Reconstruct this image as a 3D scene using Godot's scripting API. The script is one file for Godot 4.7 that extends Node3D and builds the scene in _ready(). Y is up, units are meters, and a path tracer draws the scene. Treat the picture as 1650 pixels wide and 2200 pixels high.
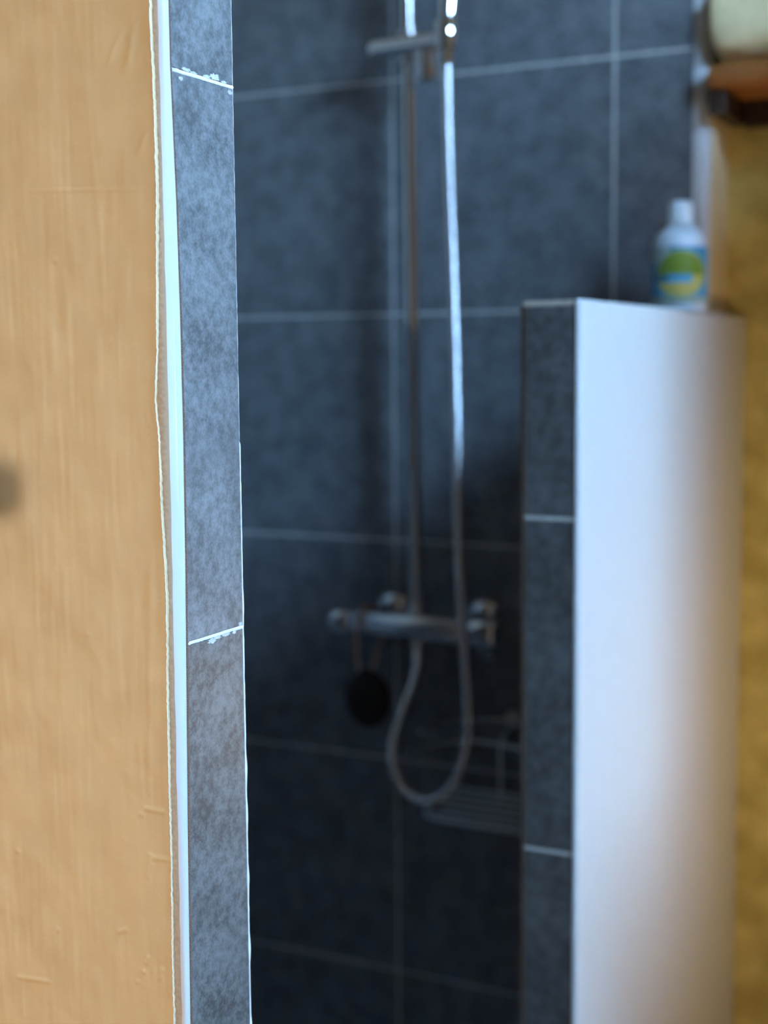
extends Node3D
# A walk-in shower seen past the end of an ochre wall. x runs along the tiled back wall, y up, -z into the shower.

const PITCH := 0.336           # tile size with its joint
const JOINT := 0.004
const BACK := -1.8955          # face of the tiled back wall
const FAR := -2.0011           # face of the yellow wall beyond it
const STRIP_X := -0.487        # tiled end of the ochre wall
const HALF_IN := -0.5145
const HALF_OUT := -0.4509
const HALF_END := -1.3082
const HALF_TOP := 1.557
const PLASTER_Z := -0.6860

var mats := {}
var used_names := {}

func _ready() -> void:
	# ---- camera ----
	var cam := Camera3D.new()
	cam.name = "camera"
	cam.position = Vector3(0, 1.5, 0)
	cam.rotation_degrees = Vector3(-6.072, 26.908, -0.479)
	cam.fov = 2.0 * rad_to_deg(atan(1100.0 / 3058.27))
	cam.near = 0.02
	cam.far = 50.0
	var lens := CameraAttributesPhysical.new()
	lens.frustum_focal_length = 50.0
	lens.exposure_aperture = 4.3
	lens.frustum_focus_distance = 0.865
	lens.frustum_near = 0.02
	cam.attributes = lens
	add_child(cam)
	cam.fov = 2.0 * rad_to_deg(atan(1100.0 / 3058.27))
	cam.current = true
	# ---- sky and exposure ----
	var we := WorldEnvironment.new()
	we.name = "environment"
	var env := Environment.new()
	env.background_mode = Environment.BG_SKY
	var sky := Sky.new()
	var air := ProceduralSkyMaterial.new()
	air.sky_top_color = Color(0.60, 0.80, 1.0)
	air.sky_horizon_color = Color(0.74, 0.88, 1.0)
	air.ground_bottom_color = Color(0.30, 0.30, 0.28)
	air.ground_horizon_color = Color(0.50, 0.52, 0.52)
	sky.sky_material = air
	env.sky = sky
	env.background_energy_multiplier = SKY_POWER
	env.tonemap_mode = Environment.TONE_MAPPER_LINEAR
	env.tonemap_exposure = 1.0
	env.sdfgi_enabled = true
	env.ssao_enabled = true
	env.ssil_enabled = true
	we.environment = env
	add_child(we)

	make_materials()
	build_room()
	build_ochre_wall()
	build_back_wall()
	build_half_wall()
	build_far_corner()
	build_added_dresser()
	build_shower()
	build_small_things()
	build_lamp()

const SKY_POWER := 122.0
const NICHE_FILL_POWER := 0.095
const LAMP_POWER := 1.55

# ------------------------------------------------------------------ helpers
func tag(o: Node, label := "", category := "", group := "", kind := "") -> Node:
	if label != "": o.set_meta("label", label)
	if category != "": o.set_meta("category", category)
	if group != "": o.set_meta("group", group)
	if kind != "": o.set_meta("kind", kind)
	return o

func base(called: String, at := Vector3.ZERO, parent: Node = self) -> Node3D:
	var o := Node3D.new()
	o.name = called
	parent.add_child(o, true)
	o.position = at
	return o

func put(called: String, mesh: Mesh, m: Material, parent: Node = self, at := Vector3.ZERO) -> MeshInstance3D:
	var o := MeshInstance3D.new()
	var n := called
	if parent.has_node(NodePath(n)):
		var k := 1
		while parent.has_node(NodePath("%s_%03d" % [called, k])): k += 1
		n = "%s_%03d" % [called, k]
	o.name = n
	o.mesh = mesh
	o.material_override = m
	parent.add_child(o, true)
	o.position = at
	return o

class Shape:
	var v := PackedVector3Array()
	var n := PackedVector3Array()
	var t := PackedVector2Array()
	var i := PackedInt32Array()
	func vert(p: Vector3, nn: Vector3, uv := Vector2.ZERO) -> int:
		v.append(p); n.append(nn); t.append(uv)
		return v.size() - 1
	func tri(a: int, b: int, c: int) -> void:
		# front faces run clockwise seen from the side the normals point to
		var g := (v[b] - v[a]).cross(v[c] - v[a])
		if g.dot(n[a] + n[b] + n[c]) > 0.0:
			i.append_array(PackedInt32Array([a, c, b]))
		else:
			i.append_array(PackedInt32Array([a, b, c]))
	func quad(p: Array, nn: Vector3) -> void:
		var a := vert(p[0], nn, Vector2(0, 0)); var b := vert(p[1], nn, Vector2(1, 0)); var c := vert(p[2], nn, Vector2(1, 1)); var d := vert(p[3], nn, Vector2(0, 1))
		tri(a, b, c); tri(a, c, d)
	func flat(a: Vector3, b: Vector3, c: Vector3, out: Vector3) -> void:
		var g := (b - a).cross(c - a).normalized()
		if g.dot(out) < 0: g = -g
		tri(vert(a, g), vert(b, g), vert(c, g))
	# a bevelled box from lo to hi
	func block(lo: Vector3, hi: Vector3, e := 0.001) -> void:
		var c := (lo + hi) / 2.0
		var h := (hi - lo) / 2.0
		e = minf(e, minf(h.x, minf(h.y, h.z)) * 0.9)
		var k := h - Vector3(e, e, e)
		for ax in 3:
			for s in [-1.0, 1.0]:
				var nn := Vector3.ZERO
				nn[ax] = s
				var b := (ax + 1) % 3
				var d := (ax + 2) % 3
				var ps := []
				for q in [[-1, -1], [1, -1], [1, 1], [-1, 1]]:
					var p := Vector3.ZERO
					p[ax] = s * h[ax]; p[b] = q[0] * k[b]; p[d] = q[1] * k[d]
					ps.append(c + p)
				quad(ps, nn)
		for ax in 3:
			var b := (ax + 1) % 3
			var d := (ax + 2) % 3
			for sb in [-1.0, 1.0]:
				for sd in [-1.0, 1.0]:
					var nn := Vector3.ZERO
					nn[b] = sb; nn[d] = sd
					nn = nn.normalized()
					var ps := []
					for q in [[-1, 0], [1, 0], [1, 1], [-1, 1]]:
						var p := Vector3.ZERO
						p[ax] = q[0] * k[ax]
						p[b] = sb * (h[b] if q[1] == 0 else k[b])
						p[d] = sd * (k[d] if q[1] == 0 else h[d])
						ps.append(c + p)
					quad(ps, nn)
		for sx in [-1.0, 1.0]:
			for sy in [-1.0, 1.0]:
				for sz in [-1.0, 1.0]:
					flat(c + Vector3(sx * h.x, sy * k.y, sz * k.z), c + Vector3(sx * k.x, sy * h.y, sz * k.z), c + Vector3(sx * k.x, sy * k.y, sz * h.z), Vector3(sx, sy, sz))
	# a smooth sheet through a grid of points; rows may close on themselves
	func sheet(rows: Array, closed := false, uvs := Vector2.ONE, out := Vector3.ZERO) -> void:
		var R := rows.size()
		var C: int = rows[0].size()
		var first := v.size()
		for r in R:
			for c in C:
				var c0 := c - 1; var c1 := c + 1
				if closed:
					c0 = posmod(c0, C - 1); c1 = posmod(c1, C - 1)
				var du: Vector3 = rows[r][mini(c1, C - 1)] - rows[r][maxi(c0, 0)]
				var dv: Vector3 = rows[mini(r + 1, R - 1)][c] - rows[maxi(r - 1, 0)][c]
				var g := du.cross(dv).normalized()
				if out != Vector3.ZERO and g.dot(out) < 0: g = -g
				vert(rows[r][c], g, Vector2(float(c) / (C - 1), float(r) / (R - 1)) * uvs)
		for r in R - 1:
			for c in C - 1:
				var a := first + r * C + c
				tri(a, a + 1, a + C + 1); tri(a, a + C + 1, a + C)
	# a tube round a path, its radius per point
	func tube(path: Array, radii: Array, sides := 12, caps := true) -> void:
		var first := v.size()
		var N := path.size()
		var tn: Vector3 = (path[1] - path[0]).normalized()
		var up := Vector3.UP if absf(tn.y) < 0.9 else Vector3.RIGHT
		var side := tn.cross(up).normalized()
		for k in N:
			var t1: Vector3 = (path[mini(k + 1, N - 1)] - path[maxi(k - 1, 0)]).normalized()
			side = (side - t1 * side.dot(t1)).normalized()
			var o := t1.cross(side)
			var r: float = radii[k] if radii.size() > 1 else radii[0]
			var slope := 0.0
			if radii.size() > 1:
				var len: float = (path[mini(k + 1, N - 1)] - path[maxi(k - 1, 0)]).length()
				slope = (radii[mini(k + 1, N - 1)] - radii[maxi(k - 1, 0)]) / maxf(len, 1e-6)
			for s in sides + 1:
				var a := TAU * s / sides
				var d := side * cos(a) + o * sin(a)
				vert(path[k] + d * r, (d - t1 * slope).normalized(), Vector2(float(s) / sides, float(k) / (N - 1)))
		for k in N - 1:
			for s in sides:
				var a := first + k * (sides + 1) + s
				tri(a, a + 1, a + sides + 2); tri(a, a + sides + 2, a + sides + 1)
		if caps:
			for e in [0, N - 1]:
				var t2: Vector3 = (path[1] - path[0]).normalized() if e == 0 else (path[N - 1] - path[N - 2]).normalized()
				var nn := -t2 if e == 0 else t2
				var m := vert(path[e], nn)
				var ring := []
				for s in sides + 1:
					ring.append(vert(v[first + e * (sides + 1) + s], nn))
				for s in sides: tri(m, ring[s], ring[s + 1])
	# a profile of (radius, height) turned about an axis through at, along dir
	func lathe(profile: Array, at: Vector3, dir := Vector3.UP, sides := 24, squash := 1.0) -> void:
		var up := dir.normalized()
		var a := up.cross(Vector3.FORWARD if absf(up.z) < 0.9 else Vector3.RIGHT).normalized()
		var b := up.cross(a)
		for k in profile.size() - 1:
			var p: Vector2 = profile[k]
			var q: Vector2 = profile[k + 1]
			# smooth across small bends, sharp at large ones
			var np := slope_at(profile, k, 0)
			var nq := slope_at(profile, k, 1)
			var first := v.size()
			for s in sides + 1:
				var d := a * cos(TAU * s / sides) + b * sin(TAU * s / sides) * squash
				vert(at + d * p.x + up * p.y, (d * np.x + up * np.y).normalized(), Vector2(float(s) / sides, 0))
				vert(at + d * q.x + up * q.y, (d * nq.x + up * nq.y).normalized(), Vector2(float(s) / sides, 1))
			for s in sides:
				var w := first + s * 2
				if p.x > 1e-6: tri(w, w + 2, w + 3 if q.x > 1e-6 else w + 1)
				if q.x > 1e-6: tri(w, w + 3, w + 1)
	func slope_at(profile: Array, k: int, end: int) -> Vector2:
		var own: Vector2 = (profile[k + 1] - profile[k]).normalized()
		var other := own
		if end == 0 and k > 0: other = (profile[k] - profile[k - 1]).normalized()
		if end == 1 and k < profile.size() - 2: other = (profile[k + 2] - profile[k + 1]).normalized()
		var d := own + other if own.dot(other) > 0.55 else own
		return Vector2(d.y, -d.x).normalized()
	# texture coordinates in metres, laid flat along the axis a face looks to
	func lay_flat() -> void:
		for k in v.size():
			var a := n[k].abs()
			if a.z >= a.x and a.z >= a.y: t[k] = Vector2(v[k].x, -v[k].y)
			elif a.x >= a.y: t[k] = Vector2(-v[k].z, -v[k].y)
			else: t[k] = Vector2(v[k].x, v[k].z)
	func done(flat_uv := true) -> ArrayMesh:
		if flat_uv: lay_flat()
		var a := []
		a.resize(Mesh.ARRAY_MAX)
		a[Mesh.ARRAY_VERTEX] = v
		a[Mesh.ARRAY_NORMAL] = n
		a[Mesh.ARRAY_TEX_UV] = t
		a[Mesh.ARRAY_INDEX] = i
		var m := ArrayMesh.new()
		m.add_surface_from_arrays(Mesh.PRIMITIVE_TRIANGLES, a)
		return m

func block(lo: Vector3, hi: Vector3, e := 0.001) -> ArrayMesh:
	var s := Shape.new()
	s.block(lo, hi, e)
	return s.done()

func smooth_path(pts: Array, step := 0.004) -> Array:
	var c := Curve3D.new()
	c.bake_interval = step
	for k in pts.size():
		var a: Vector3 = pts[maxi(k - 1, 0)]
		var b: Vector3 = pts[mini(k + 1, pts.size() - 1)]
		var l: float = minf((pts[k] - a).length() if k > 0 else 1.0, (b - pts[k]).length() if k < pts.size() - 1 else 1.0)
		var d := (b - a).normalized() * l / 3.0
		c.add_point(pts[k], -d, d)
	return Array(c.get_baked_points())

func wire(called: String, pts: Array, r: float, m: Material, parent: Node, step := 0.006) -> MeshInstance3D:
	var s := Shape.new()
	s.tube(smooth_path(pts, step), [r], 10)
	return put(called, s.done(), m, parent)

func turned(called: String, profile: Array, at: Vector3, dir: Vector3, m: Material, parent: Node, sides := 28) -> MeshInstance3D:
	var s := Shape.new()
	s.lathe(profile, at, dir, sides)
	return put(called, s.done(), m, parent)

# ------------------------------------------------------------------ materials
func noise(seed_: int, freq: float, octaves := 4, type := FastNoiseLite.TYPE_SIMPLEX_SMOOTH) -> FastNoiseLite:
	var f := FastNoiseLite.new()
	f.seed = seed_
	f.noise_type = type
	f.frequency = freq
	f.fractal_type = FastNoiseLite.FRACTAL_FBM
	f.fractal_octaves = octaves
	return f

func plain(r: float, g: float, b: float, rough := 0.6, metal := 0.0) -> StandardMaterial3D:
	# linear base colour
	var m := StandardMaterial3D.new()
	m.albedo_color = Color(r, g, b).linear_to_srgb()
	m.roughness = rough
	m.metallic = metal
	return m

# a stain map: dark and light tone mixed by layered noise, in world space
func mottled(size: int, metres: float, dark: Color, light: Color, layers: Array, gain := 1.0, relief := 0.0, rough := 0.6) -> StandardMaterial3D:
	var data := []
	for l in layers:
		data.append(l[0].get_seamless_image(size, size, false, false, 0.12).get_data())
	var out := PackedByteArray()
	out.resize(size * size * 3)
	var hgt := PackedByteArray()
	hgt.resize(size * size)
	var lut := []
	for k in 256:
		var c := dark.lerp(light, k / 255.0).linear_to_srgb()
		lut.append([int(c.r * 255), int(c.g * 255), int(c.b * 255)])
	for p in size * size:
		var s := 0.0
		for k in layers.size():
			s += (data[k][p] / 255.0 - 0.5) * layers[k][1]
		var q := clampi(int((0.5 + s * gain) * 255.0), 0, 255)
		var c: Array = lut[q]
		out[p * 3] = c[0]; out[p * 3 + 1] = c[1]; out[p * 3 + 2] = c[2]
		hgt[p] = q
	var m := StandardMaterial3D.new()
	m.albedo_texture = ImageTexture.create_from_image(Image.create_from_data(size, size, false, Image.FORMAT_RGB8, out))
	m.uv1_scale = Vector3.ONE / metres
	m.roughness = rough
	if relief > 0.0:
		m.heightmap_enabled = true
		m.heightmap_texture = ImageTexture.create_from_image(Image.create_from_data(size, size, false, Image.FORMAT_L8, hgt))
		m.heightmap_scale = relief
	return m

func make_materials() -> void:
	var SLATE := [[noise(3, 0.007, 3), 0.8], [noise(7, 0.045, 3), 1.0], [noise(11, 0.16, 2), 0.7], [noise(12, 0.4, 1), 0.35]]
	# one slate in copies, tone raised where lit and lowered where shaded
	mats.slate_lit = mottled(1024, 0.42, Color(0.075, 0.081, 0.086), Color(0.205, 0.214, 0.22), SLATE, 1.0, 0.0, 0.45)
	mats.slate_low_shaded = mottled(1024, 0.42, Color(0.046, 0.050, 0.052), Color(0.158, 0.165, 0.166), SLATE, 1.0, 0.0, 0.45)
	mats.slate = mottled(1024, 0.42, Color(0.062, 0.068, 0.077), Color(0.185, 0.197, 0.209), SLATE, 0.95, 0.0, 0.45)
	mats.slate_shaded = mottled(512, 0.42, Color(0.030, 0.0305, 0.031), Color(0.105, 0.106, 0.107), SLATE, 0.8, 0.0, 0.5)
	mats.grout = mottled(256, 0.11, Color(0.40, 0.39, 0.36), Color(0.62, 0.61, 0.58), [[noise(21, 0.06, 3), 1.0], [noise(22, 0.3, 2), 0.8]], 1.0, 0.0, 0.9)
	mats.white_grout = plain(0.80, 0.81, 0.78, 0.85)
	mats.crumbs = mottled(256, 0.03, Color(0.055, 0.028, 0.018), Color(0.26, 0.15, 0.10), [[noise(33, 0.12, 3), 1.4]], 1.0, 0.0, 0.9)
	mats.old_grout = mottled(256, 0.09, Color(0.16, 0.12, 0.09), Color(0.36, 0.29, 0.23), [[noise(31, 0.08, 3), 1.0], [noise(32, 0.4, 1), 0.8]], 1.0, 0.0, 0.9)
	mats.ochre = mottled(512, 0.23, Color(0.60, 0.395, 0.195), Color(0.69, 0.465, 0.24), [[noise(41, 0.008, 3), 1.1], [noise(42, 0.3, 2), 0.25]], 0.8, 0.0, 0.55)
	mats.cream = mottled(256, 0.05, Color(0.60, 0.50, 0.36), Color(0.90, 0.82, 0.66), [[noise(51, 0.09, 3), 1.0]], 1.0, 0.0, 0.8)
	mats.caulk = mottled(256, 0.06, Color(0.30, 0.19, 0.115), Color(0.46, 0.30, 0.18), [[noise(61, 0.06, 3), 1.0]], 0.8, 0.0, 0.6)
	mats.pvc = plain(0.58, 0.59, 0.60, 0.28)
	mats.white_wall = mottled(256, 0.3, Color(0.48, 0.485, 0.48), Color(0.54, 0.545, 0.54), [[noise(71, 0.03, 3), 0.6]], 0.6, 0.0, 0.5)
	mats.white_paint = plain(0.78, 0.78, 0.77, 0.8)
	mats.mustard = mottled(512, 0.5, Color(0.46, 0.34, 0.085), Color(0.72, 0.56, 0.19), [[noise(81, 0.012, 4), 1.4], [noise(82, 0.1, 2), 0.3]], 1.0, 0.0, 0.7)
	mats.tan = mottled(256, 0.4, Color(0.62, 0.50, 0.28), Color(0.74, 0.60, 0.35), [[noise(91, 0.02, 4), 1.0]], 0.8, 0.0, 0.7)
	mats.room = plain(0.32, 0.26, 0.175, 0.8)
	mats.core = plain(0.45, 0.42, 0.38, 0.9)
	mats.ceiling = plain(0.32, 0.30, 0.27, 0.9)
	mats.floor = plain(0.42, 0.28, 0.16, 0.5)
	mats.chrome = plain(0.82, 0.83, 0.84, 0.07, 1.0)
	mats.satin = plain(0.84, 0.85, 0.86, 0.22, 1.0)
	mats.hose = plain(0.90, 0.91, 0.92, 0.27, 0.9)
	mats.steel = plain(0.80, 0.81, 0.83, 0.30, 1.0)
	mats.black = plain(0.006, 0.006, 0.007, 0.85)
	mats.cord = plain(0.50, 0.33, 0.23, 0.8)
	mats.rubber = plain(0.03, 0.03, 0.03, 0.6)
	mats.frame_wood = plain(0.55, 0.40, 0.24, 0.5)

# ------------------------------------------------------------------ the room
func build_room() -> void:
	var f := put("floor", block(Vector3(-1.8, -0.1, -2.2), Vector3(2.05, 0, 1.8), 0.001), mats.floor)
	tag(f, "warm brown floor of the bathroom", "floor", "", "structure")
	var r := put("wall_right", block(Vector3(1.9, -0.05, -2.2), Vector3(2.05, 2.2, 1.8)), mats.room)
	tag(r, "cream wall under the roof slope", "wall", "", "structure")
	var b := put("wall_rear", block(Vector3(-1.8, -0.05, 1.5), Vector3(2.05, 3.25, 1.65)), mats.room)
	tag(b, "cream wall behind the camera", "wall", "", "structure")
	var l := put("wall_side", block(Vector3(-1.75, -0.05, -0.72), Vector3(-1.6, 3.25, 1.6)), mats.room)
	tag(l, "cream side wall left of the camera", "wall", "", "structure")
	var s := base("wall_shower")
	tag(s, "side wall of the shower hidden behind the ochre wall", "wall", "", "structure")
	put("painted_part", block(Vector3(-1.6, 1.5678, -2.1), Vector3(-1.455, 3.25, -0.70)), mats.white_paint, s)
	put("slate_part", block(Vector3(-1.6, -0.05, -2.1), Vector3(-1.45, 1.5676, -0.70)), mats.slate, s)
	var tr := put("floor_shower", block(Vector3(-1.46, 0.0, BACK + 0.001), Vector3(HALF_IN - 0.001, 0.012, -0.761), 0.002), mats.slate)
	tag(tr, "dark slate shower floor", "floor", "", "structure")
	# flat ceiling, then a roof slope with a roof window
	var c := base("ceiling")
	tag(c, "white ceiling with a roof slope", "ceiling", "", "structure")
	put("flat_panel", block(Vector3(-1.8, 3.1, -2.2), Vector3(0.70, 3.22, 1.8)), mats.ceiling, c)
	var slope := base("slope", Vector3(0.69, 3.1, 0), c)
	slope.rotation.z = -atan(0.85)
	# in the slope's own axes x runs down the slope (1.31 per metre of x), y out of the room
	var L := 1.85
	var w0 := WIN[0]; var w1 := WIN[1]; var z0 := WIN[2]; var z1 := WIN[3]
	put("slope_panel", block(Vector3(-0.06, 0, -2.2), Vector3(w0, 0.12, 1.8)), mats.ceiling, slope)
	put("slope_panel", block(Vector3(w1, 0, -2.2), Vector3(L, 0.12, 1.8)), mats.ceiling, slope)
	put("slope_panel", block(Vector3(w0, 0, -2.2), Vector3(w1, 0.12, z0)), mats.ceiling, slope)
	put("slope_panel", block(Vector3(w0, 0, z1), Vector3(w1, 0.12, 1.8)), mats.ceiling, slope)
	var win := base("window_1", Vector3(0.69, 3.1, 0))
	win.rotation.z = -atan(0.85)
	tag(win, "roof window with a white frame above the shower entrance", "window", "", "structure")
	var fr := 0.045
	for q in [[w0, w0 + fr, z0, z1], [w1 - fr, w1, z0, z1], [w0 + fr, w1 - fr, z0, z0 + fr], [w0 + fr, w1 - fr, z1 - fr, z1]]:
		put("window_frame", block(Vector3(q[0], 0.05, q[2]), Vector3(q[1], 0.10, q[3]), 0.004), mats.pvc, win)
	var glass := StandardMaterial3D.new()
	glass.albedo_color = Color(0.9, 0.97, 1.0, 0.05)
	glass.transparency = BaseMaterial3D.TRANSPARENCY_ALPHA
	glass.roughness = 0.0
	put("pane", block(Vector3(w0 + fr, 0.072, z0 + fr), Vector3(w1 - fr, 0.076, z1 - fr), 0.0002), glass, win)

const WIN := [0.34, 1.08, -0.98, -0.12]

# ------------------------------------------------------------------ ochre wall, its trim and tiled end
const EDGE := [Vector2(3.15, -0.4932), Vector2(1.7043, -0.4932), Vector2(1.6946, -0.4935), Vector2(1.6890, -0.4934), Vector2(1.6606, -0.4927), Vector2(1.6268, -0.4921), Vector2(1.5954, -0.4921), Vector2(1.5585, -0.4932), Vector2(1.5123, -0.4943), Vector2(1.4780, -0.4967), Vector2(1.4535, -0.4948), Vector2(1.4124, -0.4940), Vector2(1.3848, -0.4929), Vector2(1.3570, -0.4923), Vector2(1.3149, -0.4933), Vector2(1.2922, -0.4933), Vector2(1.2436, -0.4937), Vector2(1.1973, -0.4937), Vector2(1.1534, -0.4943), Vector2(1.1327, -0.4945), Vector2(1.0972, -0.4942), Vector2(0.0, -0.4942)]
# how the trim bows out of plumb: (height, shift in z)
const BOW := [Vector2(3.15, 0.0045), Vector2(1.669, 0.0028), Vector2(1.593, -0.0002), Vector2(1.53, -0.0014), Vector2(1.4576, -0.0018), Vector2(1.374, -0.0008), Vector2(1.213, 0.0031), Vector2(1.10, 0.0050), Vector2(0.0, 0.0050)]
const RIDGES := [[Vector2(-0.5156,1.6888),Vector2(-0.5209,1.6816),Vector2(-0.5245,1.6736)], [Vector2(-0.5039,1.6940),Vector2(-0.5075,1.6866),Vector2(-0.5091,1.6777),Vector2(-0.5140,1.6678)], [Vector2(-0.5001,1.6300),Vector2(-0.5040,1.6209)], [Vector2(-0.5104,1.2012),Vector2(-0.5099,1.1948),Vector2(-0.5119,1.1868)], [Vector2(-0.5070,1.1996),Vector2(-0.4974,1.1997)], [Vector2(-0.5123,1.2295),Vector2(-0.5002,1.2294)], [Vector2(-0.6185,1.1019),Vector2(-0.6087,1.1026),Vector2(-0.5933,1.1038)], [Vector2(-0.5362,1.1473),Vector2(-0.5308,1.1498)], [Vector2(-0.5132,1.1351),Vector2(-0.5147,1.1312)], [Vector2(-0.5033,1.1295),Vector2(-0.5052,1.1232)]]
const STROKES := [[Vector2(-0.5485,1.7108),Vector2(-0.5433,1.6680),Vector2(-0.5382,1.6223),Vector2(-0.5363,1.5818)], [Vector2(-0.5664,1.6970),Vector2(-0.5657,1.6540)], [Vector2(-0.5286,1.5128),Vector2(-0.5308,1.4390),Vector2(-0.5345,1.3254)], [Vector2(-0.5311,1.6298),Vector2(-0.5313,1.5977)], [Vector2(-0.5049,1.3758),Vector2(-0.5080,1.2992),Vector2(-0.5107,1.2239)], [Vector2(-0.5864,1.6037),Vector2(-0.5442,1.6017),Vector2(-0.5037,1.5998)]]
const BUMPS := [Vector2(-0.5159,1.2255), Vector2(-0.5842,1.1402), Vector2(-0.6153,1.1875), Vector2(-0.5527,1.3340), Vector2(-0.5174,1.1253), Vector2(-0.5685,1.5614), Vector2(-0.5222,1.1178)]

func along(table: Array, y: float) -> float:
	for k in table.size() - 1:
		if y <= table[k].x and y >= table[k + 1].x:
			var t: float = (table[k].x - y) / maxf(table[k].x - table[k + 1].x, 1e-6)
			return lerpf(table[k].y, table[k + 1].y, t)
	return table[0].y if y > table[0].x else table[-1].y

func near_line(p: Vector2, line: Array) -> float:
	var d := 1.0
	for k in line.size() - 1:
		d = minf(d, p.distance_to(Geometry2D.get_closest_point_to_segment(p, line[k], line[k + 1])))
	return d

# a narrow tile whose near edge follows the bowed trim
func strip_tile(y0: float, y1: float, x: float) -> ArrayMesh:
	var s := Shape.new()
	var rows := []
	var n := 24
	var e := 0.0005
	for k in n + 3:
		var y := clampf(lerpf(y0, y1, (k - 1.0) / n), y0, y1)
		var end := k == 0 or k == n + 2
		var face: float = x - e if end else x
		var in_: float = 0.0 if end else e
		var zn := -0.6968 + along(BOW, y)
		if not end and (k == 1 or k == n + 1): y = clampf(y, y0 + e, y1 - e)
		rows.append([Vector3(-0.4945, y, zn), Vector3(x - e, y, zn), Vector3(face, y, zn - in_), Vector3(face, y, -0.7592 + in_), Vector3(x - e, y, -0.7592), Vector3(-0.4945, y, -0.7592)])
	for r in rows.size() - 1:
		for c in 5:
			var a: Vector3 = rows[r][c]; var b: Vector3 = rows[r][c + 1]; var q: Vector3 = rows[r + 1][c + 1]; var d: Vector3 = rows[r + 1][c]
			var g := (b - a).cross(d - a)
			if g.length() < 1e-12: continue
			g = g.normalized()
			if g.dot((a + q) / 2.0 - Vector3(-0.492, (y0 + y1) / 2.0, -0.728)) < 0: g = -g
			s.quad([a, b, q, d], g)
	return s.done()

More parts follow.
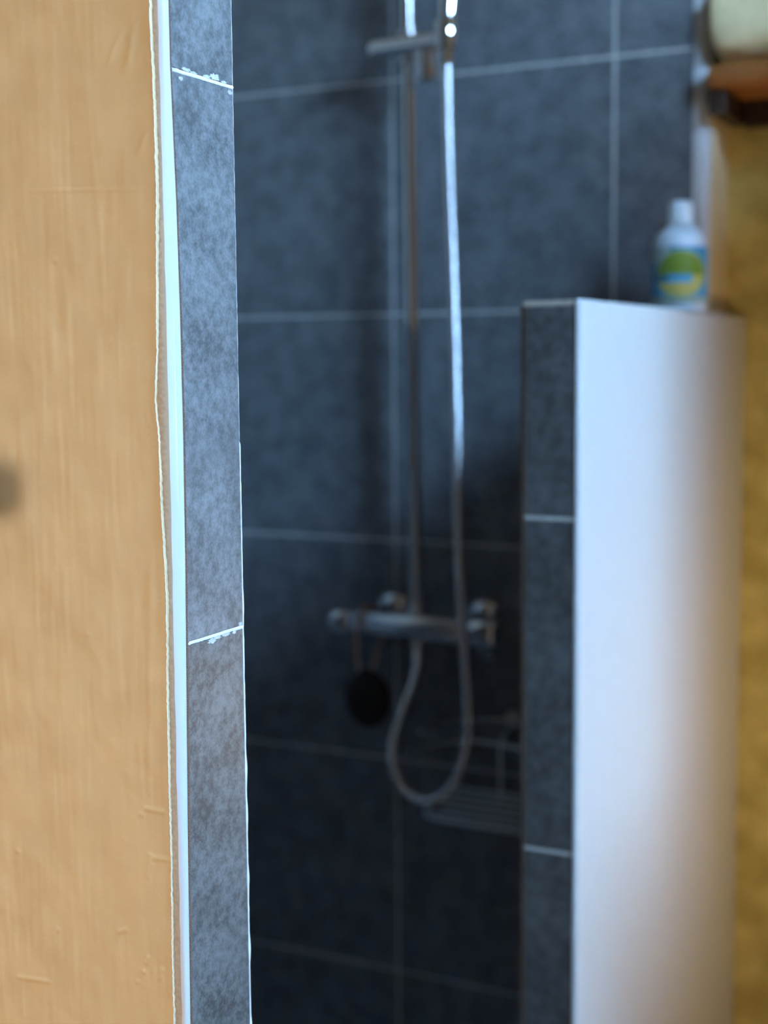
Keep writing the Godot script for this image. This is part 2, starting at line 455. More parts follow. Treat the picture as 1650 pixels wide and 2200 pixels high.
func build_ochre_wall() -> void:
	var w := base("wall_left")
	tag(w, "ochre painted wall end in front of the shower", "wall", "", "structure")
	put("core", block(Vector3(-1.65, 0, -0.7515), Vector3(-0.4955, 3.12, -0.690)), mats.core, w)
	# the paint skin: real relief, a ragged edge that laps over the trim
	var ns := noise(101, 1.0, 3)
	var ne := noise(103, 1.0, 3)
	var ys := []
	var y := 0.0
	while y < 1.02: ys.append(y); y += 0.06
	y = 1.02
	while y < 1.76: ys.append(y); y += 0.0011
	while y < 3.12: ys.append(y); y += 0.06
	ys.append(3.12)
	var xs := []
	for k in 8: xs.append(-1.65 + k * 0.12)
	for k in 100: xs.append(lerpf(-0.68, -0.4945, k / 99.0))
	var rows := []
	var edge_rows := []
	var ridge_rows := []
	for yy in ys:
		var e: float = along(EDGE, yy) - 0.0010 + 0.0005 * ne.get_noise_2d(yy * 260.0, 3.0)
		var row := []
		for x0 in xs:
			var x: float = x0 if x0 < -0.52 else lerpf(-0.52, e, (x0 + 0.52) / (0.0255))
			var h := 0.00030 * ns.get_noise_2d(x * 420.0, yy * 10.0) + 0.0006 * ns.get_noise_2d(x * 22.0 + 50.0, yy * 16.0) + 0.00005 * ns.get_noise_2d(x * 1500.0, yy * 900.0)
			var p := Vector2(x, yy)
			if x > -0.68 and yy > 1.02 and yy < 1.76:
				for l in RIDGES:
					if absf(yy - l[0].y) < 0.035:
						var d := near_line(p, l)
						if d < 0.006: h += 0.00055 * exp(-d * d / 0.0000016)
				for l in STROKES:
					if yy < l[0].y + 0.004 and yy > l[-1].y - 0.004:
						var d := near_line(p, l)
						if d < 0.006: h += 0.00020 * exp(-d * d / 0.0000009)
				for b in BUMPS:
					var d: float = p.distance_to(b)
					if d < 0.006: h += 0.0006 * exp(-d * d / 0.000002)
			# the skin swells a little towards its edge
			h += 0.0004 * smoothstep(e - 0.006, e - 0.001, x)
			row.append(Vector3(x, yy, PLASTER_Z + h))
		rows.append(row)
		var last: Vector3 = row[-1]
		edge_rows.append([last, last + Vector3(0.0004, 0, -0.0007), Vector3(last.x + 0.0005, yy, PLASTER_Z - 0.006)])
		# exposed pale filler along the torn edge
		var wd := 0.00030 + 0.0004 * ne.get_noise_2d(yy * 70.0, 40.0) + 0.0003 * ne.get_noise_2d(yy * 600.0, 9.0)
		if yy < 1.47: wd = wd * 0.75 - 0.00005
		wd = maxf(wd, 0.00003)
		var fz: float = last.z + 0.00025
		ridge_rows.append([Vector3(last.x - wd * 1.3, yy, last.z - 0.0003), Vector3(last.x - wd, yy, fz), Vector3(last.x - wd * 0.2, yy, fz + 0.0001), Vector3(last.x + 0.0001, yy, fz - 0.0003), Vector3(last.x + 0.0002, yy, fz - 0.0009)])
	var s := Shape.new()
	s.sheet(rows, false, Vector2.ONE, Vector3(0, 0, 1))
	s.sheet(edge_rows, false, Vector2.ONE, Vector3(1, 0, 0.4))
	put("paint_skin", s.done(), mats.ochre, w)
	s = Shape.new()
	s.sheet(ridge_rows, false, Vector2.ONE, Vector3(1, 0, 1))
	tag(put("filler_edge", s.done(), mats.cream, w), "pale cream filler along the torn paint edge")
	# the tiled end of the wall
	var joints := [0.3236 , 0.6596, 0.9956, 1.3316, 1.6676, 2.0036, 2.3396, 2.6756, 3.0116]
	put("bedding", block(Vector3(-0.4965, 0, -0.7590), Vector3(STRIP_X - 0.0012, 3.12, -0.6925), 0.0004), mats.white_grout, w)
	var rng := RandomNumberGenerator.new()
	rng.seed = 5
	for k in joints.size() - 1:
		var t := put("tile", strip_tile(joints[k] + 0.0010, joints[k + 1] - 0.0010, STRIP_X + rng.randf_range(-0.0002, 0.0002)), mats.slate_lit if joints[k + 1] > 1.4 else mats.slate_low_shaded, w)
		t.set_meta("label", "narrow slate tile on the wall end")
		# uneven joint bead with smears of grout over the tile edges
		var sm := Shape.new()
		var up := []; var mid := []; var lo := []
		for q in 41:
			var z := lerpf(-0.6968, -0.7596, q / 40.0)
			var a := 0.0010 + 0.0005 * ne.get_noise_2d(z * 900.0, k * 10.0)
			var b := 0.0010 + 0.0005 * ne.get_noise_2d(z * 900.0, k * 10.0 + 5.0)
			up.append(Vector3(STRIP_X - 0.0002, joints[k + 1] + a, z))
			mid.append(Vector3(STRIP_X + 0.0003, joints[k + 1], z))
			lo.append(Vector3(STRIP_X - 0.0002, joints[k + 1] - b, z))
		sm.sheet([up, mid, lo], false, Vector2.ONE, Vector3(1, 0, 0))
		put("grout_joint", sm.done(), mats.white_grout, w)
	# thin film of grout left round the two joints in view
	var smears := [[-0.709, 1.6697, 0.006, 0.0014], [-0.7165, 1.6690, 0.004, 0.0012], [-0.7385, 1.6705, 0.007, 0.0022], [-0.7305, 1.6692, 0.005, 0.0014], [-0.7035, 1.6638, 0.003, 0.0016], [-0.7555, 1.6640, 0.0035, 0.0018], [-0.7490, 1.6690, 0.004, 0.0013], [-0.7235, 1.3290, 0.006, 0.0022], [-0.7300, 1.3300, 0.005, 0.0016], [-0.7395, 1.3300, 0.006, 0.0013], [-0.7485, 1.3300, 0.003, 0.0016], [-0.7560, 1.3340, 0.003, 0.0016]]
	for q in smears:
		var sm := Shape.new()
		var m := sm.vert(Vector3(STRIP_X + 0.00045, q[1], q[0]), Vector3(1, 0, 0))
		var ring := []
		for a in 23:
			var ang := TAU * a / 22.0
			var rr := 0.75 + 0.55 * ne.get_noise_2d(cos(ang) * 2.2 + q[0] * 4000.0, sin(ang) * 2.2 + q[1] * 3000.0)
			ring.append(sm.vert(Vector3(STRIP_X + 0.00022, q[1] + sin(ang) * q[3] * rr, q[0] + cos(ang) * q[2] * rr), Vector3(1, 0, 0)))
		for a in 22: sm.tri(m, ring[a], ring[a + 1])
		put("grout_smear", sm.done(), mats.grout, w)
	# pale bead along the far edge, lumpy behind
	var bead := []
	var rad := []
	y = 0.0
	while y <= 3.12:
		bead.append(Vector3(STRIP_X - 0.0009 , y, -0.7596))
		var lump := 0.0
		for c in [1.345, 1.238, 1.208, 1.165, 1.118, 1.062]:
			lump += 0.0005 * exp(-pow((y - c) / 0.007, 2.0))
		rad.append((0.0006 if y > 1.45 else 0.0010) + 0.0002 * ne.get_noise_2d(y * 120.0, 70.0) + lump)
		y += 0.02 if y < 1.0 or y > 1.8 else 0.0018
	s = Shape.new()
	s.tube(bead, rad, 8)
	put("grout_bead", s.done(), mats.white_grout, w)
	# hidden face towards the shower
	put("shower_face", block(Vector3(-1.47, 0, -0.7605), Vector3(-0.489, 3.12, -0.7510)), mats.slate, w)
	# quarter round trim, bowed, with brown caulk smeared over its left side
	var t1 := base("trim_1")
	tag(t1, "white quarter round tile trim beside the ochre wall", "trim", "", "structure")
	var body := []; var caulk := []; var crumb := []
	y = 0.0
	while y <= 3.1201:
		var dz := along(BOW, y)
		var cx := -0.4965; var cz := -0.6965; var r := 0.0095
		var row := []
		for k in 15:
			var a := lerpf(-0.5, PI / 2 + 0.25, k / 14.0)
			row.append(Vector3(cx + r * sin(a), y, cz + r * cos(a) + dz * smoothstep(0.3, 1.4, a)))
		body.append(row)
		row = []
		var upto := 0.66 + 0.05 * ne.get_noise_2d(y * 30.0, 120.0)
		for k in 7:
			var a := lerpf(-0.4, upto, k / 6.0)
			var rr := r + (0.00045 if k < 6 else -0.0002) * (1.0 - pow(k / 6.0, 3.0) * 0.8)
			row.append(Vector3(cx + rr * sin(a), y, cz + rr * cos(a) + dz * smoothstep(0.3, 1.4, a)))
		caulk.append(row)
		cz += dz
		var cw := (0.0016 if y < 1.55 else 0.0007) + 0.0009 * ne.get_noise_2d(y * 400.0, 200.0)
		crumb.append([Vector3(STRIP_X + 0.0001, y, cz + 0.0006), Vector3(STRIP_X + 0.0005, y, cz - 0.0004), Vector3(STRIP_X - 0.0001, y, cz - 0.0006 - cw)])
		y += 0.05 if y < 1.0 or y > 1.75 else 0.0025
	s = Shape.new()
	s.sheet(body, false, Vector2.ONE, Vector3(1, 0, 1))
	put("profile", s.done(), mats.pvc, t1)
	s = Shape.new()
	s.sheet(caulk, false, Vector2.ONE, Vector3(0, 0, 1))
	tag(put("caulk_smear", s.done(), mats.caulk, t1), "brown paint and caulk on the trim's wall side")
	s = Shape.new()
	s.sheet(crumb, false, Vector2.ONE, Vector3(1, 0, 0))
	tag(put("edge_grout", s.done(), mats.crumbs, t1), "crumbly brown grout between trim and tile")

# ------------------------------------------------------------------ tiled back wall
func build_back_wall() -> void:
	var w := base("wall_back")
	tag(w, "dark slate tiled back wall of the shower with pale grout", "wall", "", "structure")
	put("grout_bed", block(Vector3(-1.6, 0, -2.1), Vector3(-0.4990, 3.12, BACK - 0.0014), 0.0003), mats.grout, w)
	var rows := [0.0, 0.2238, 0.5598, 0.8958, 1.2318, 1.5678, 1.9038, 2.2398, 2.5758, 2.9118, 3.12]
	var cols := [-1.46, -1.2797, -0.9440, -0.6084, -0.5009]
	var rng := RandomNumberGenerator.new()
	rng.seed = 9
	for r in rows.size() - 1:
		for c in cols.size() - 1:
			var x1: float = cols[c + 1] - (JOINT / 2 if c < cols.size() - 2 else 0.0)
			put("tile", block(Vector3(cols[c] + JOINT / 2, rows[r] + JOINT / 2, BACK - 0.009), Vector3(x1, rows[r + 1] - JOINT / 2, BACK + rng.randf_range(-0.0003, 0.0003)), 0.0008), mats.slate, w)
	# corner trim at its right end
	var t2 := base("trim_2")
	tag(t2, "white tile trim at the right end of the slate wall", "trim", "", "structure")
	var body := []
	for yy in [0.0, 3.12]:
		var row := []
		for k in 13:
			var a := lerpf(-PI / 2 * 0.2, PI / 2, k / 12.0)
			row.append(Vector3(-0.4935 + 0.0145 * sin(a) , yy, BACK - 0.012 + 0.0125 * cos(a)))
		row.push_front(Vector3(-0.5008, yy, BACK + 0.0004))
		row.push_front(Vector3(-0.5008, yy, BACK - 0.005))
		body.append(row)
	var s := Shape.new()
	s.sheet(body, false, Vector2.ONE, Vector3(1, 0, 1))
	put("profile", s.done(), mats.pvc, t2)

# ------------------------------------------------------------------ half wall
func build_half_wall() -> void:
	var w := base("wall_half")
	tag(w, "half height shower wall with a slate end and a white outer face", "wall", "", "structure")
	put("core", block(Vector3(HALF_IN + 0.004, 0, BACK + 0.001), Vector3(HALF_OUT - 0.006, HALF_TOP - 0.005, HALF_END - 0.004), 0.002), mats.old_grout, w)
	var s := Shape.new()
	# brown grout that rounds the inner edge and the top corner of the end face
	s.block(Vector3(HALF_IN, 0, HALF_END - 0.03), Vector3(HALF_OUT - 0.006, HALF_TOP - 0.0005, HALF_END - 0.0012), 0.0045)
	put("grout_bed", s.done(), mats.old_grout, w)
	var joints := [0.0, 0.3369, 0.6729, 1.0089, 1.3449, HALF_TOP - 0.0035]
	for k in joints.size() - 1:
		put("tile", block(Vector3(HALF_IN + 0.0062, joints[k] + 0.002, HALF_END - 0.008), Vector3(HALF_OUT - 0.0042, joints[k + 1] - 0.002, HALF_END), 0.0008), mats.slate_shaded, w)
		if k < joints.size() - 2:
			put("grout_joint", block(Vector3(HALF_IN + 0.005, joints[k + 1] - 0.0019, HALF_END - 0.006), Vector3(HALF_OUT - 0.0045, joints[k + 1] + 0.0019, HALF_END - 0.0008), 0.0003), mats.grout, w)
	# inner face towards the shower
	for k in joints.size() - 1:
		for c in 2:
			var z0: float = [BACK + 0.002, -1.5595][c]
			var z1: float = [-1.5635, HALF_END - 0.0045][c]
			put("tile", block(Vector3(HALF_IN - 0.0005, joints[k] + 0.002, z0), Vector3(HALF_IN + 0.006, joints[k + 1] - 0.002, z1), 0.0008), mats.slate, w)
	for c in 2:
		put("coping_tile", block(Vector3(HALF_IN + 0.001, HALF_TOP - 0.007, [BACK + 0.002, -1.5595][c]), Vector3(HALF_OUT - 0.006, HALF_TOP - 0.0008, [-1.5635, HALF_END - 0.005][c]), 0.0008), mats.slate, w)
	tag(put("outer_panel", block(Vector3(HALF_OUT - 0.007, 0, FAR), Vector3(HALF_OUT, HALF_TOP, HALF_END + 0.0012), 0.0022), mats.white_wall, w), "smooth white painted outer face")
	put("infill", block(Vector3(-0.478, 0, FAR), Vector3(HALF_OUT - 0.006, HALF_TOP - 0.001, BACK - 0.012), 0.001), mats.white_wall, w)

# ------------------------------------------------------------------ niche right of the tiles
func build_far_corner() -> void:
	var w := put("wall_niche", block(Vector3(-0.499, 0, -2.1), Vector3(-0.4785, 3.12, BACK - 0.0118), 0.0005), mats.tan)
	tag(w, "narrow tan return beside the white tile trim", "wall", "", "structure")
	var f := put("wall_far", block(Vector3(-0.499, 0, -2.15), Vector3(2.05, 3.25, FAR), 0.0005), mats.mustard)
	tag(f, "blotchy mustard yellow wall right of the shower", "wall", "", "structure")
	# shelf
	var sh := base("wooden_shelf", Vector3(-0.4765, 1.86, FAR))
	tag(sh, "varnished orange brown wooden shelf above the half wall", "shelf")
	var wood := mottled(256, 0.22, Color(0.26, 0.085, 0.014), Color(0.46, 0.165, 0.030), [[noise(111, 0.012, 3), 1.2], [noise(112, 0.15, 2), 0.5]], 1.0, 0.0, 0.6)
	wood.uv1_scale = Vector3(1.0, 9.0, 5.0)
	var prof := []
	var D := 0.139
	var T := 0.0145
	for k in 15:
		var a := lerpf(PI / 2, -PI / 2, k / 14.0)
		prof.append(Vector2(D - 0.012 + 0.012 * cos(a), T * sin(a)))
	prof.push_front(Vector2(0.0005, T))
	prof.append(Vector2(0.0005, -T))
	var rows := []
	for q in [[0.0, 0.35], [0.0005, 0.7], [0.003, 0.93], [0.008, 1.0], [0.51, 1.0]]:
		var row := []
		for p in prof:
			row.append(Vector3(q[0], p.y * q[1], p.x if p.x < 0.01 else p.x - (1.0 - q[1]) * 0.01))
		rows.append(row)
	var s := Shape.new()
	s.sheet(rows, false)
	s.block(Vector3(0.004, -T * 0.92, 0.0005), Vector3(0.508, T * 0.92, D - 0.016), 0.001)
	put("board", fix_normals(s, Vector3(0.27, 0, 0.07)), wood, sh)
	var dark := plain(0.030, 0.014, 0.007, 0.55)
	put("cleat", block(Vector3(0.0, -0.046, 0.0005), Vector3(0.022, -T, D - 0.014), 0.002), dark, sh)
	put("cleat", block(Vector3(0.022, -0.050, 0.0005), Vector3(0.50, -T, 0.022), 0.002), dark, sh)
	# folded towel on the shelf
	var tw := base("folded_towel", Vector3(-0.4765, 1.8749, FAR + 0.008))
	tag(tw, "beige folded towel lying on the wooden shelf", "towel")
	var cloth := mottled(512, 0.14, Color(0.68, 0.53, 0.29), Color(0.84, 0.67, 0.38), [[noise(121, 0.01, 3), 0.8], [noise(122, 0.25, 2), 0.9]], 0.8, 0.0, 0.95)
	var nf := noise(131, 1.0, 3)
	for k in 2:
		var rr := []
		var y0 := 0.004 + k * 0.116
		for q in 29:
			var u := q / 28.0
			var row := []
			for c in 41:
				var a := lerpf(-PI / 2, PI / 2, c / 40.0)
				var ex := 0.045 if k == 0 else 0.043
				var endr := minf(1.0, sqrt(1.0 - pow(1.0 - minf(u / 0.016, 1.0), 2.0)))
				var zz := 0.075 + (0.052 * pow(absf(cos(a)), 0.8))
				var yy := (0.056 * signf(sin(a)) * pow(absf(sin(a)), 0.55))
				row.append(Vector3(0.002 + u * 0.34 + (1.0 - endr) * 0.002, y0 + 0.056 + yy * (0.72 + 0.28 * endr) + 0.0018 * nf.get_noise_3d(u * 9.0, a * 2.0, k * 9.0), zz * (0.975 + 0.025 * endr) + 0.003 * nf.get_noise_3d(u * 7.0, a * 1.5, 30.0 + k)))
			row.push_front(Vector3(row[0].x, row[0].y, 0.006))
			row.append(Vector3(row[-1].x, row[-1].y, 0.006))
			rr.append(row)
		s = Shape.new()
		s.sheet(rr, false)
		# close the left end
		var first: Array = rr[0]
		var mid := s.vert(Vector3(first[0].x, y0 + 0.056, 0.06), Vector3(-1, 0, 0))
		for c in first.size() - 1:
			s.tri(mid, s.vert(first[c], Vector3(-1, 0, 0)), s.vert(first[c + 1], Vector3(-1, 0, 0)))
		put("fold", fix_normals(s, Vector3(0.17, y0 + 0.056, 0.05)), cloth, tw)

# unseen pine dresser, added and shaped for its shade; it keeps the roof light off the far end of the half wall,
# and the added fill lamp on its side warms the corner
func build_added_dresser() -> void:
	var cb := base("added_dresser", Vector3(0.10, 0, FAR + 0.001))
	tag(cb, "added tall pine dresser, unseen right of the frame, shading the half wall", "dresser")
	var pine := plain(0.42, 0.27, 0.12, 0.5)
	put("plinth", block(Vector3(0.02, 0, 0.01), Vector3(0.60, 0.08, 0.83), 0.002), pine, cb)
	put("base_unit", block(Vector3(0, 0.08, 0), Vector3(0.62, 1.44, 0.87), 0.003), pine, cb)
	put("top_unit", block(Vector3(0, 1.44, 0), Vector3(0.62, 2.09, 0.64), 0.003), pine, cb)
	put("cornice", block(Vector3(-0.012, 2.09, 0.0), Vector3(0.632, 2.115, 0.652), 0.006), pine, cb)
	for k in 2:
		for q in [[0.09, 1.43, 0.87], [1.45, 2.08, 0.64]]:
			var d := put("door", block(Vector3(0.006 + k * 0.306, q[0], q[2] + 0.001), Vector3(0.308 + k * 0.306, q[1], q[2] + 0.021), 0.003), pine, cb)
			turned("knob", [Vector2(0.008, 0.0), Vector2(0.008, 0.012), Vector2(0.015, 0.02), Vector2(0.013, 0.03), Vector2(0.0, 0.033)], Vector3(0.285 + k * 0.05, q[0] + 0.3, q[2] + 0.021), Vector3(0, 0, 1), pine, d, 16)
	var lp := base("added_fill_lamp", Vector3(0.10, 1.05, FAR + 0.40))  # unseen fill lamp, added to warm the niche and the white face
	tag(lp, "added small warm fill lamp, unseen, on the side of the added dresser", "lamp")
	turned("mount", [Vector2(0.03, 0.0), Vector2(0.03, 0.008), Vector2(0.012, 0.014), Vector2(0.012, 0.03)], Vector3.ZERO, Vector3(-1, 0, 0), mats.chrome, lp)
	var glow := StandardMaterial3D.new()
	glow.albedo_color = Color(1, 0.9, 0.75)
	glow.emission_enabled = true
	glow.emission = Color(1.0, 0.925, 0.80)
	glow.emission_energy_multiplier = 3.0
	var sm := SphereMesh.new()
	sm.radius = 0.045
	sm.height = 0.09
	put("globe", sm, glow, lp, Vector3(-0.07, 0, 0))
	var li := OmniLight3D.new()
	li.name = "niche_fill_light"
	li.light_color = Color(1.0, 0.925, 0.80)
	li.light_energy = NICHE_FILL_POWER
	li.light_size = 0.043
	li.omni_range = 12.0
	li.omni_attenuation = 2.0
	li.shadow_enabled = true
	lp.add_child(li)
	li.position = Vector3(-0.07, 0, 0)

# turns normals (and the faces with them) away from a point inside
func fix_normals(s: Shape, inside: Vector3, flat_uv := true) -> ArrayMesh:
	for k in s.v.size():
		if s.n[k].dot(s.v[k] - inside) < 0.0 and absf(s.n[k].dot((s.v[k] - inside).normalized())) > 0.02: s.n[k] = -s.n[k]
	var old := s.i
	s.i = PackedInt32Array()
	for k in range(0, old.size(), 3): s.tri(old[k], old[k + 1], old[k + 2])
	return s.done(flat_uv)

# ------------------------------------------------------------------ shower fittings
const BAR_Z := -1.8355
const BAR_Y := 1.115

func build_shower() -> void:
	# thermostatic bar mixer
	var mx := base("shower_column", Vector3(-0.884, BAR_Y, BAR_Z))
	tag(mx, "chrome bar mixer with a tall riser rail on the slate wall", "shower")
	turned("body", [Vector2(0.0, -0.1), Vector2(0.0195, -0.1), Vector2(0.021, -0.098), Vector2(0.021, 0.072), Vector2(0.0195, 0.075), Vector2(0.0, 0.075)], Vector3.ZERO, Vector3.RIGHT, mats.satin, mx)
	turned("knob", [Vector2(0.0, -0.139), Vector2(0.010, -0.1385), Vector2(0.0165, -0.136), Vector2(0.0195, -0.131), Vector2(0.0205, -0.124), Vector2(0.0205, -0.104), Vector2(0.0175, -0.1015), Vector2(0.0, -0.1015)], Vector3.ZERO, Vector3.RIGHT, mats.chrome, mx)
	turned("collar", [Vector2(0.0, 0.0765), Vector2(0.0165, 0.0765), Vector2(0.019, 0.079), Vector2(0.019, 0.086), Vector2(0.0165, 0.088), Vector2(0.0, 0.088)], Vector3.ZERO, Vector3.RIGHT, mats.chrome, mx)
	var kn := turned("knob", [Vector2(0.0, 0.089), Vector2(0.020, 0.089), Vector2(0.0225, 0.092), Vector2(0.0235, 0.100), Vector2(0.0235, 0.120), Vector2(0.0220, 0.129), Vector2(0.0175, 0.1355), Vector2(0.010, 0.1385), Vector2(0.0, 0.139)], Vector3.ZERO, Vector3.RIGHT, mats.chrome, mx)
	put("lever", block(Vector3(0.100, -0.036, -0.008), Vector3(0.128, -0.020, 0.008), 0.004), mats.chrome, kn)
	for x in [-0.055, 0.092]:
		var e := turned("escutcheon", [Vector2(0.0325, 0.0), Vector2(0.0325, 0.003), Vector2(0.0315, 0.010), Vector2(0.0285, 0.018), Vector2(0.0235, 0.025), Vector2(0.0180, 0.029), Vector2(0.0130, 0.0305), Vector2(0.0130, 0.034)], Vector3(x, 0.013, BACK - BAR_Z), Vector3(0, 0, 1), mats.chrome, mx)
		turned("union", [Vector2(0.0115, 0.0), Vector2(0.0115, 0.030)], Vector3(x, 0.008, BACK - BAR_Z + 0.030), Vector3(0, -0.25, 1), mats.chrome, e)
	turned("outlet", [Vector2(0.0, -0.0345), Vector2(0.0095, -0.0345), Vector2(0.0105, -0.033), Vector2(0.0105, -0.018), Vector2(0.0, -0.018)], Vector3(0.0052, 0, 0), Vector3.UP, mats.chrome, mx)

	# riser rail with its slider
	var rl := mx
	var ox := Vector3(0.0035, 0, 0)
	var s := Shape.new()
	s.tube([ox + Vector3(0, 0.018, 0), ox + Vector3(-0.0035, 0.44, 0), ox + Vector3(-0.0100, 1.28, 0)], [0.0095], 20)
	put("riser_pipe", s.done(), mats.chrome, rl)
	turned("socket", [Vector2(0.0100, 0.0), Vector2(0.0125, 0.0), Vector2(0.0130, 0.003), Vector2(0.0130, 0.016), Vector2(0.0100, 0.018)], ox + Vector3(0, 0.014, 0), Vector3.UP, mats.chrome, rl)
	turned("wall_bracket", [Vector2(0.019, 0.0), Vector2(0.019, 0.006), Vector2(0.011, 0.010), Vector2(0.011, 0.065), Vector2(0.0, 0.070)], ox + Vector3(-0.0092, 1.18, BACK - BAR_Z), Vector3(0, 0, 1), mats.chrome, rl)
	var sl := put("slider", slider_mesh(), mats.chrome, rl, ox + Vector3(0, 1.934 - BAR_Y, 0))
	turned("clamp_sleeve", [Vector2(0.010, -0.024), Vector2(0.0145, -0.022), Vector2(0.0145, 0.022), Vector2(0.010, 0.024)], Vector3(-0.0065, 0, 0), Vector3.UP, mats.chrome, sl)
	turned("swivel", [Vector2(0.0, -0.056), Vector2(0.008, -0.055), Vector2(0.0125, -0.050), Vector2(0.0155, -0.036), Vector2(0.0165, -0.018), Vector2(0.0140, -0.008), Vector2(0.0, -0.006)], Vector3(0.026, 0, 0.014), Vector3(-0.12, 1, -0.1), mats.chrome, sl)
	turned("cradle", [Vector2(0.0125, -0.020), Vector2(0.0150, -0.019), Vector2(0.0170, -0.004), Vector2(0.0180, 0.014), Vector2(0.0168, 0.0155), Vector2(0.0140, 0.010)], Vector3(0.0725, 0, 0.0465), Vector3(-0.02, 1, -0.06), mats.chrome, sl)

	# hand shower standing in the cradle
	var hs := base("hand_shower", Vector3(-0.8080, 1.914, -1.789))
	tag(hs, "chrome hand shower handle standing in the slider at the top", "hand shower")
	turned("nut", [Vector2(0.0, -0.014), Vector2(0.0090, -0.014), Vector2(0.0098, -0.012), Vector2(0.0102, 0.006), Vector2(0.0, 0.008)], Vector3.ZERO, Vector3(0.02, 1, -0.06), mats.chrome, hs)
	s = Shape.new()
	s.tube(smooth_path([Vector3(0, 0.004, 0), Vector3(0.0006, 0.04, -0.003), Vector3(0.001, 0.10, -0.009), Vector3(0.001, 0.18, -0.010), Vector3(0.001, 0.225, 0.020)], 0.004), handle_radii(), 20)
	put("handle", s.done(), mats.chrome, hs)
	turned("spray_head", [Vector2(0.0, 0.022), Vector2(0.022, 0.020), Vector2(0.042, 0.010), Vector2(0.048, 0.0), Vector2(0.046, -0.006), Vector2(0.0, -0.006)], Vector3(0.001, 0.232, 0.045), Vector3(0, 0.9, -0.45), mats.chrome, hs)

	# ribbed hose
	var hose_pts := [Vector3(-0.8083,1.9000,-1.7905), Vector3(-0.8032,1.8547,-1.7800), Vector3(-0.7964,1.7616,-1.7700), Vector3(-0.7888,1.6687,-1.7600), Vector3(-0.7800,1.5453,-1.7500), Vector3(-0.7726,1.4218,-1.7400), Vector3(-0.7672,1.2981,-1.7300), Vector3(-0.7603,1.2058,-1.7200), Vector3(-0.7542,1.1441,-1.7150), Vector3(-0.7468,1.0827,-1.7100), Vector3(-0.7413,1.0337,-1.7050), Vector3(-0.7420,0.9905,-1.7000), Vector3(-0.7543,0.9476,-1.7000), Vector3(-0.7749,0.9193,-1.7000), Vector3(-0.8027,0.9045,-1.7000), Vector3(-0.8353,0.9131,-1.7050), Vector3(-0.8567,0.9451,-1.7100), Vector3(-0.8639,0.9767,-1.7250), Vector3(-0.8638,1.0072,-1.7500), Vector3(-0.8650,1.0365,-1.7850), Vector3(-0.8700,1.0600,-1.8150), Vector3(-0.8788,1.0806,-1.8355)]
	var path := smooth_path(hose_pts, 0.0011)
	var radii := []
	for k in path.size():
		radii.append(0.0070 + 0.0003 * cos(TAU * k / 4.0))
	var ho := base("shower_hose", path[-1])
	tag(ho, "silver ribbed shower hose hanging in a long loop", "hose")
	var rel := []
	for p in path: rel.append(p - path[-1])
	s = Shape.new()
	s.tube(rel, radii, 14)
	put("ribbed_tube", s.done(), mats.hose, ho)
	for e in [0, 1]:
		var a: Vector3 = rel[0] if e == 0 else rel[-1]
		var b: Vector3 = rel[20] if e == 0 else rel[-21]
		s = Shape.new()
		s.tube([a, a.lerp(b, 0.5), b], [0.0086, 0.0086, 0.0076], 16)
		put("end_sleeve", s.done(), mats.chrome, ho)

func slider_mesh() -> ArrayMesh:
	var s := Shape.new()
	var path := []
	var radii := []
	for k in 33:
		var t := k / 32.0
		var x := lerpf(-0.064, 0.078, t)
		var end := minf(minf(x + 0.064, 0.078 - x), 0.013)
		path.append(Vector3(x, -0.001 - 0.002 * t, 0.012 + 0.016 * t))
		radii.append(maxf(0.0005, 0.0132 * sqrt(maxf(0.0, 1.0 - pow(1.0 - end / 0.013, 2.0)))))
	s.tube(path, radii, 18)
	return s.done()

func handle_radii() -> Array:
	var n := smooth_path([Vector3(0, 0.004, 0), Vector3(0.0006, 0.04, -0.003), Vector3(0.001, 0.10, -0.009), Vector3(0.001, 0.18, -0.010), Vector3(0.001, 0.225, 0.020)], 0.004).size()
	var r := []
	for k in n:
		r.append(lerpf(0.0098, 0.0165, smoothstep(0.0, 0.45, float(k) / n)))
	return r

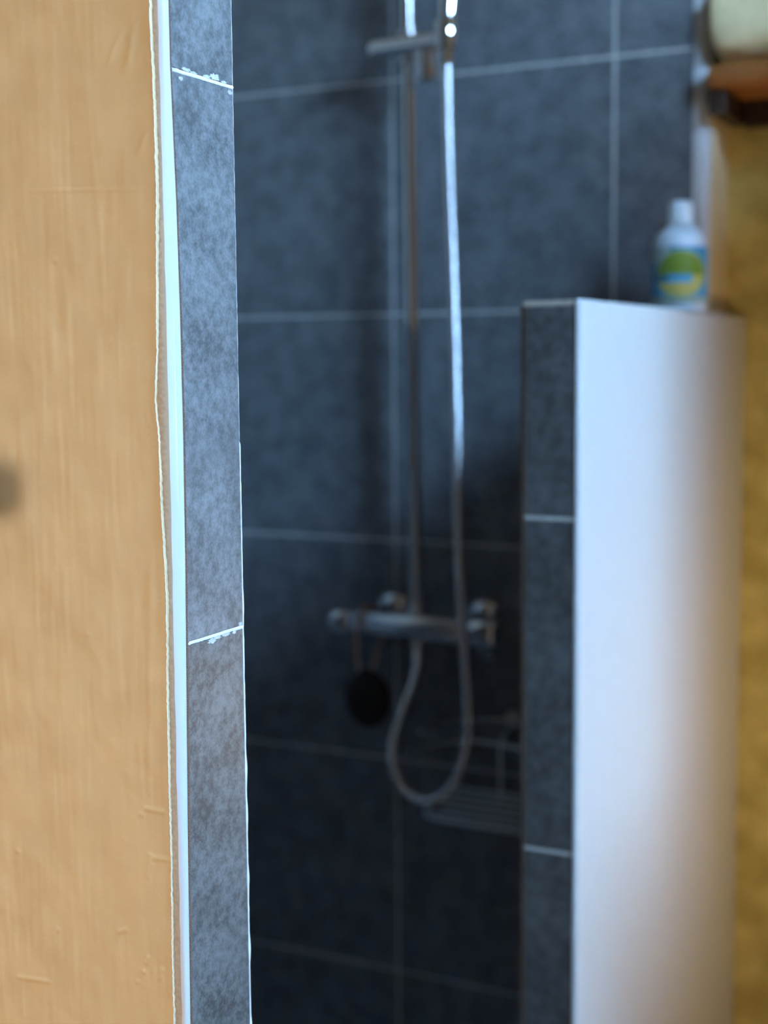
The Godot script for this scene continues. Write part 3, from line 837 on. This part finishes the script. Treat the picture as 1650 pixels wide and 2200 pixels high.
# ------------------------------------------------------------------ smaller things
func build_small_things() -> void:
	# black scrubber on a cord round the mixer
	var sc := base("bath_scrubber", Vector3(-0.946, 0.966, -1.806))
	tag(sc, "black oval scrubber hanging by a cord from the bar mixer", "scrubber")
	var s := Shape.new()
	var rows := []
	var nz := noise(201, 1.0, 3)
	for r in 25:
		var row := []
		for c in 33:
			var th := PI * r / 24.0
			var ph := TAU * c / 32.0
			var d := Vector3(sin(th) * cos(ph), -cos(th), sin(th) * sin(ph))
			var wob := 1.0 + 0.05 * nz.get_noise_3d(d.x * 5.0, d.y * 5.0, d.z * 5.0)
			row.append(Vector3(d.x * 0.036, 0.043 + d.y * 0.043, d.z * 0.021) * wob)
		rows.append(row)
	s.sheet(rows, true)
	put("pad", fix_normals(s, Vector3(0, 0.043, 0)), mats.black, sc)
	wire("cord", [Vector3(-0.013, 0.082, 0.002), Vector3(-0.016, 0.110, 0.001), Vector3(-0.0185, 0.140, -0.001), Vector3(-0.019, 0.155, -0.0045), Vector3(-0.018, 0.168, -0.012), Vector3(-0.014, 0.1735, -0.027), Vector3(-0.008, 0.168, -0.046), Vector3(-0.004, 0.150, -0.0535), Vector3(0.0, 0.125, -0.044), Vector3(0.004, 0.100, -0.018), Vector3(0.005, 0.082, -0.002)], 0.0028, mats.cord, sc, 0.004)

	# wire basket on the back wall
	var rk := base("wire_basket", Vector3(-0.70, 0.87, BACK))
	tag(rk, "chrome wire shower basket on the back wall behind the hose loop", "basket")
	var m: Material = mats.steel
	for z in [0.022, 0.052, 0.082, 0.112, 0.142]:
		var inset: float = 0.0 if z < 0.1 else 0.012
		wire("tray_wire", [Vector3(-0.130 + inset, 0.002, z), Vector3(0.130 - inset, 0.002, z)], 0.0026, m, rk, 0.02)
	wire("tray_rim", [Vector3(-0.135, 0, 0.012), Vector3(-0.137, 0, 0.06), Vector3(-0.135, 0, 0.12), Vector3(-0.124, 0, 0.150), Vector3(-0.098, 0, 0.162), Vector3(0, 0, 0.164), Vector3(0.098, 0, 0.162), Vector3(0.124, 0, 0.150), Vector3(0.135, 0, 0.12), Vector3(0.137, 0, 0.06), Vector3(0.135, 0, 0.012)], 0.0036, m, rk, 0.006)
	wire("back_rail", [Vector3(-0.163, 0.078, 0.122), Vector3(-0.150, 0.080, 0.098), Vector3(-0.137, 0.082, 0.083), Vector3(-0.106, 0.084, 0.056), Vector3(-0.064, 0.084, 0.050), Vector3(0.0, 0.082, 0.057), Vector3(0.06, 0.084, 0.050), Vector3(0.120, 0.083, 0.07), Vector3(0.150, 0.078, 0.110)], 0.0030, m, rk, 0.006)
	wire("top_rail", [Vector3(-0.143, 0.110, 0.1255), Vector3(-0.141, 0.110, 0.100), Vector3(-0.133, 0.110, 0.0755), Vector3(-0.109, 0.110, 0.0465), Vector3(-0.082, 0.110, 0.0245), Vector3(-0.045, 0.110, 0.0075), Vector3(0.045, 0.110, 0.0075), Vector3(0.082, 0.110, 0.0245), Vector3(0.109, 0.110, 0.0465), Vector3(0.141, 0.110, 0.100)], 0.0030, m, rk, 0.006)
	for x in [-0.052, 0.052]:
		wire("upright", [Vector3(x, 0.0, 0.052), Vector3(x, 0.04, 0.052), Vector3(x, 0.084, 0.050), Vector3(x, 0.108, 0.012)], 0.0026, m, rk, 0.01)
		turned("wall_pad", [Vector2(0.0, 0.008), Vector2(0.012, 0.007), Vector2(0.013, 0.0)], Vector3(x, 0.110, 0.0), Vector3(0, 0, 1), m, rk, 16)

	# bottle on the half wall
	var bt := base("shower_gel_bottle", Vector3(-0.4850, HALF_TOP, -1.780))
	tag(bt, "translucent bottle with blue green label on the half wall", "bottle")
	var plastic := plain(0.66, 0.74, 0.80, 0.25)
	plastic.backlight = Color(0.5, 0.6, 0.66)
	turned("body", [Vector2(0.0, 0.0), Vector2(0.0300, 0.0), Vector2(0.0330, 0.003), Vector2(0.0338, 0.010), Vector2(0.0338, 0.080), Vector2(0.0330, 0.088), Vector2(0.0300, 0.095), Vector2(0.0240, 0.1015), Vector2(0.0180, 0.106), Vector2(0.0145, 0.109), Vector2(0.0135, 0.112), Vector2(0.0, 0.112)], Vector3.ZERO, Vector3.UP, plastic, bt, 40)
	turned("cap", [Vector2(0.0, 0.1095), Vector2(0.0148, 0.1095), Vector2(0.0150, 0.112), Vector2(0.0146, 0.132), Vector2(0.0138, 0.1355), Vector2(0.0110, 0.1375), Vector2(0.0, 0.138)], Vector3.ZERO, Vector3.UP, plain(0.72, 0.80, 0.84, 0.35), bt, 32)
	var lab := StandardMaterial3D.new()
	lab.albedo_texture = label_print()
	lab.roughness = 0.4
	s = Shape.new()
	rows = []
	for r in 9:
		var row := []
		for c in 41:
			# centred on the side that looks to the room
			var a := lerpf(-1.95, 1.95, c / 40.0) + 0.31
			row.append(Vector3(sin(a) * 0.0341, lerpf(0.080, 0.010, r / 8.0), cos(a) * 0.0341))
		rows.append(row)
	s.sheet(rows, false, Vector2.ONE)
	put("label", fix_normals(s, Vector3(0, 0.045, 0), false), lab, bt)

	# unseen coat peg, added left of the frame to cast its shadow into it
	var pg := base("added_peg", Vector3(-0.640, 1.405, PLASTER_Z + 0.0002))
	tag(pg, "added dark wooden coat peg, unseen, casting a shadow in at the left edge", "peg")
	var pw := plain(0.10, 0.055, 0.03, 0.5)
	turned("shaft", [Vector2(0.006, -0.004), Vector2(0.006, 0.008), Vector2(0.008, 0.030), Vector2(0.011, 0.046)], Vector3.ZERO, Vector3(0, 0.1, 1), pw, pg)
	turned("knob", [Vector2(0.0, 0.043), Vector2(0.012, 0.046), Vector2(0.017, 0.054), Vector2(0.018, 0.064), Vector2(0.014, 0.076), Vector2(0.0, 0.080)], Vector3.ZERO, Vector3(0, 0.1, 1), pw, pg)

func label_print() -> ImageTexture:
	var W := 512
	var H := 180
	var im := Image.create(W, H, false, Image.FORMAT_RGB8)
	var blue := Color(0.20, 0.56, 0.74)
	var pale := Color(0.55, 0.62, 0.58)
	for y in H:
		for x in W:
			var u := (x - W * 0.5) / 128.0 * 1.02      # in label radians of the disc
			var v := (y - H * 0.47) / 72.0
			var c := blue
			if y > H * 0.86: c = pale
			var q := Vector2(u * 0.92, v)
			var d := q.length()
			if d < 1.02: c = Color(0.62, 0.66, 0.38)
			if d < 0.92:
				c = Color(0.44, 0.54, 0.18) if v < 0.08 else Color(0.74, 0.68, 0.34)
				if v > 0.06 and v < 0.36 and u < 0.45: c = Color(0.24, 0.60, 0.80)
				elif v > 0.36 and v < 0.44: c = Color(0.66, 0.70, 0.55)
			elif u < -0.45 and v < -0.45: c = Color(0.62, 0.70, 0.70)
			if u < -0.5 and d < 1.25 and v > 0.06 and v < 0.36: c = Color(0.16, 0.44, 0.55)
			im.set_pixel(x, y, c)
	return ImageTexture.create_from_image(im)

# ------------------------------------------------------------------ unseen lamp behind the camera, height and globe size set for soft fill
func build_lamp() -> void:
	var lp := base("unseen_wall_lamp", Vector3(-1.25, 1.10, 1.5))
	tag(lp, "unseen large paper globe fill lamp on the cream wall behind the camera", "lamp")
	turned("wall_plate", [Vector2(0.06, 0.0), Vector2(0.06, 0.012), Vector2(0.05, 0.02), Vector2(0.0, 0.02)], Vector3.ZERO, Vector3(0, 0, -1), mats.chrome, lp)
	turned("arm", [Vector2(0.012, 0.015), Vector2(0.012, 0.09)], Vector3.ZERO, Vector3(0, 0, -1), mats.chrome, lp)
	var glow := StandardMaterial3D.new()
	glow.albedo_color = Color(1, 0.95, 0.88)
	glow.emission_enabled = true
	glow.emission = Color(1.0, 0.96, 0.90)
	glow.emission_energy_multiplier = 3.0
	var sm := SphereMesh.new()
	sm.radius = 0.24
	sm.height = 0.48
	put("globe", sm, glow, lp, Vector3(0, 0, -0.32))
	var li := OmniLight3D.new()
	li.name = "lamp_light"
	li.light_color = Color(1.0, 0.97, 0.925)
	li.light_energy = LAMP_POWER
	li.light_size = 0.235
	li.omni_range = 12.0
	li.omni_attenuation = 2.0
	li.shadow_enabled = true
	lp.add_child(li)
	li.position = Vector3(0, 0, -0.32)
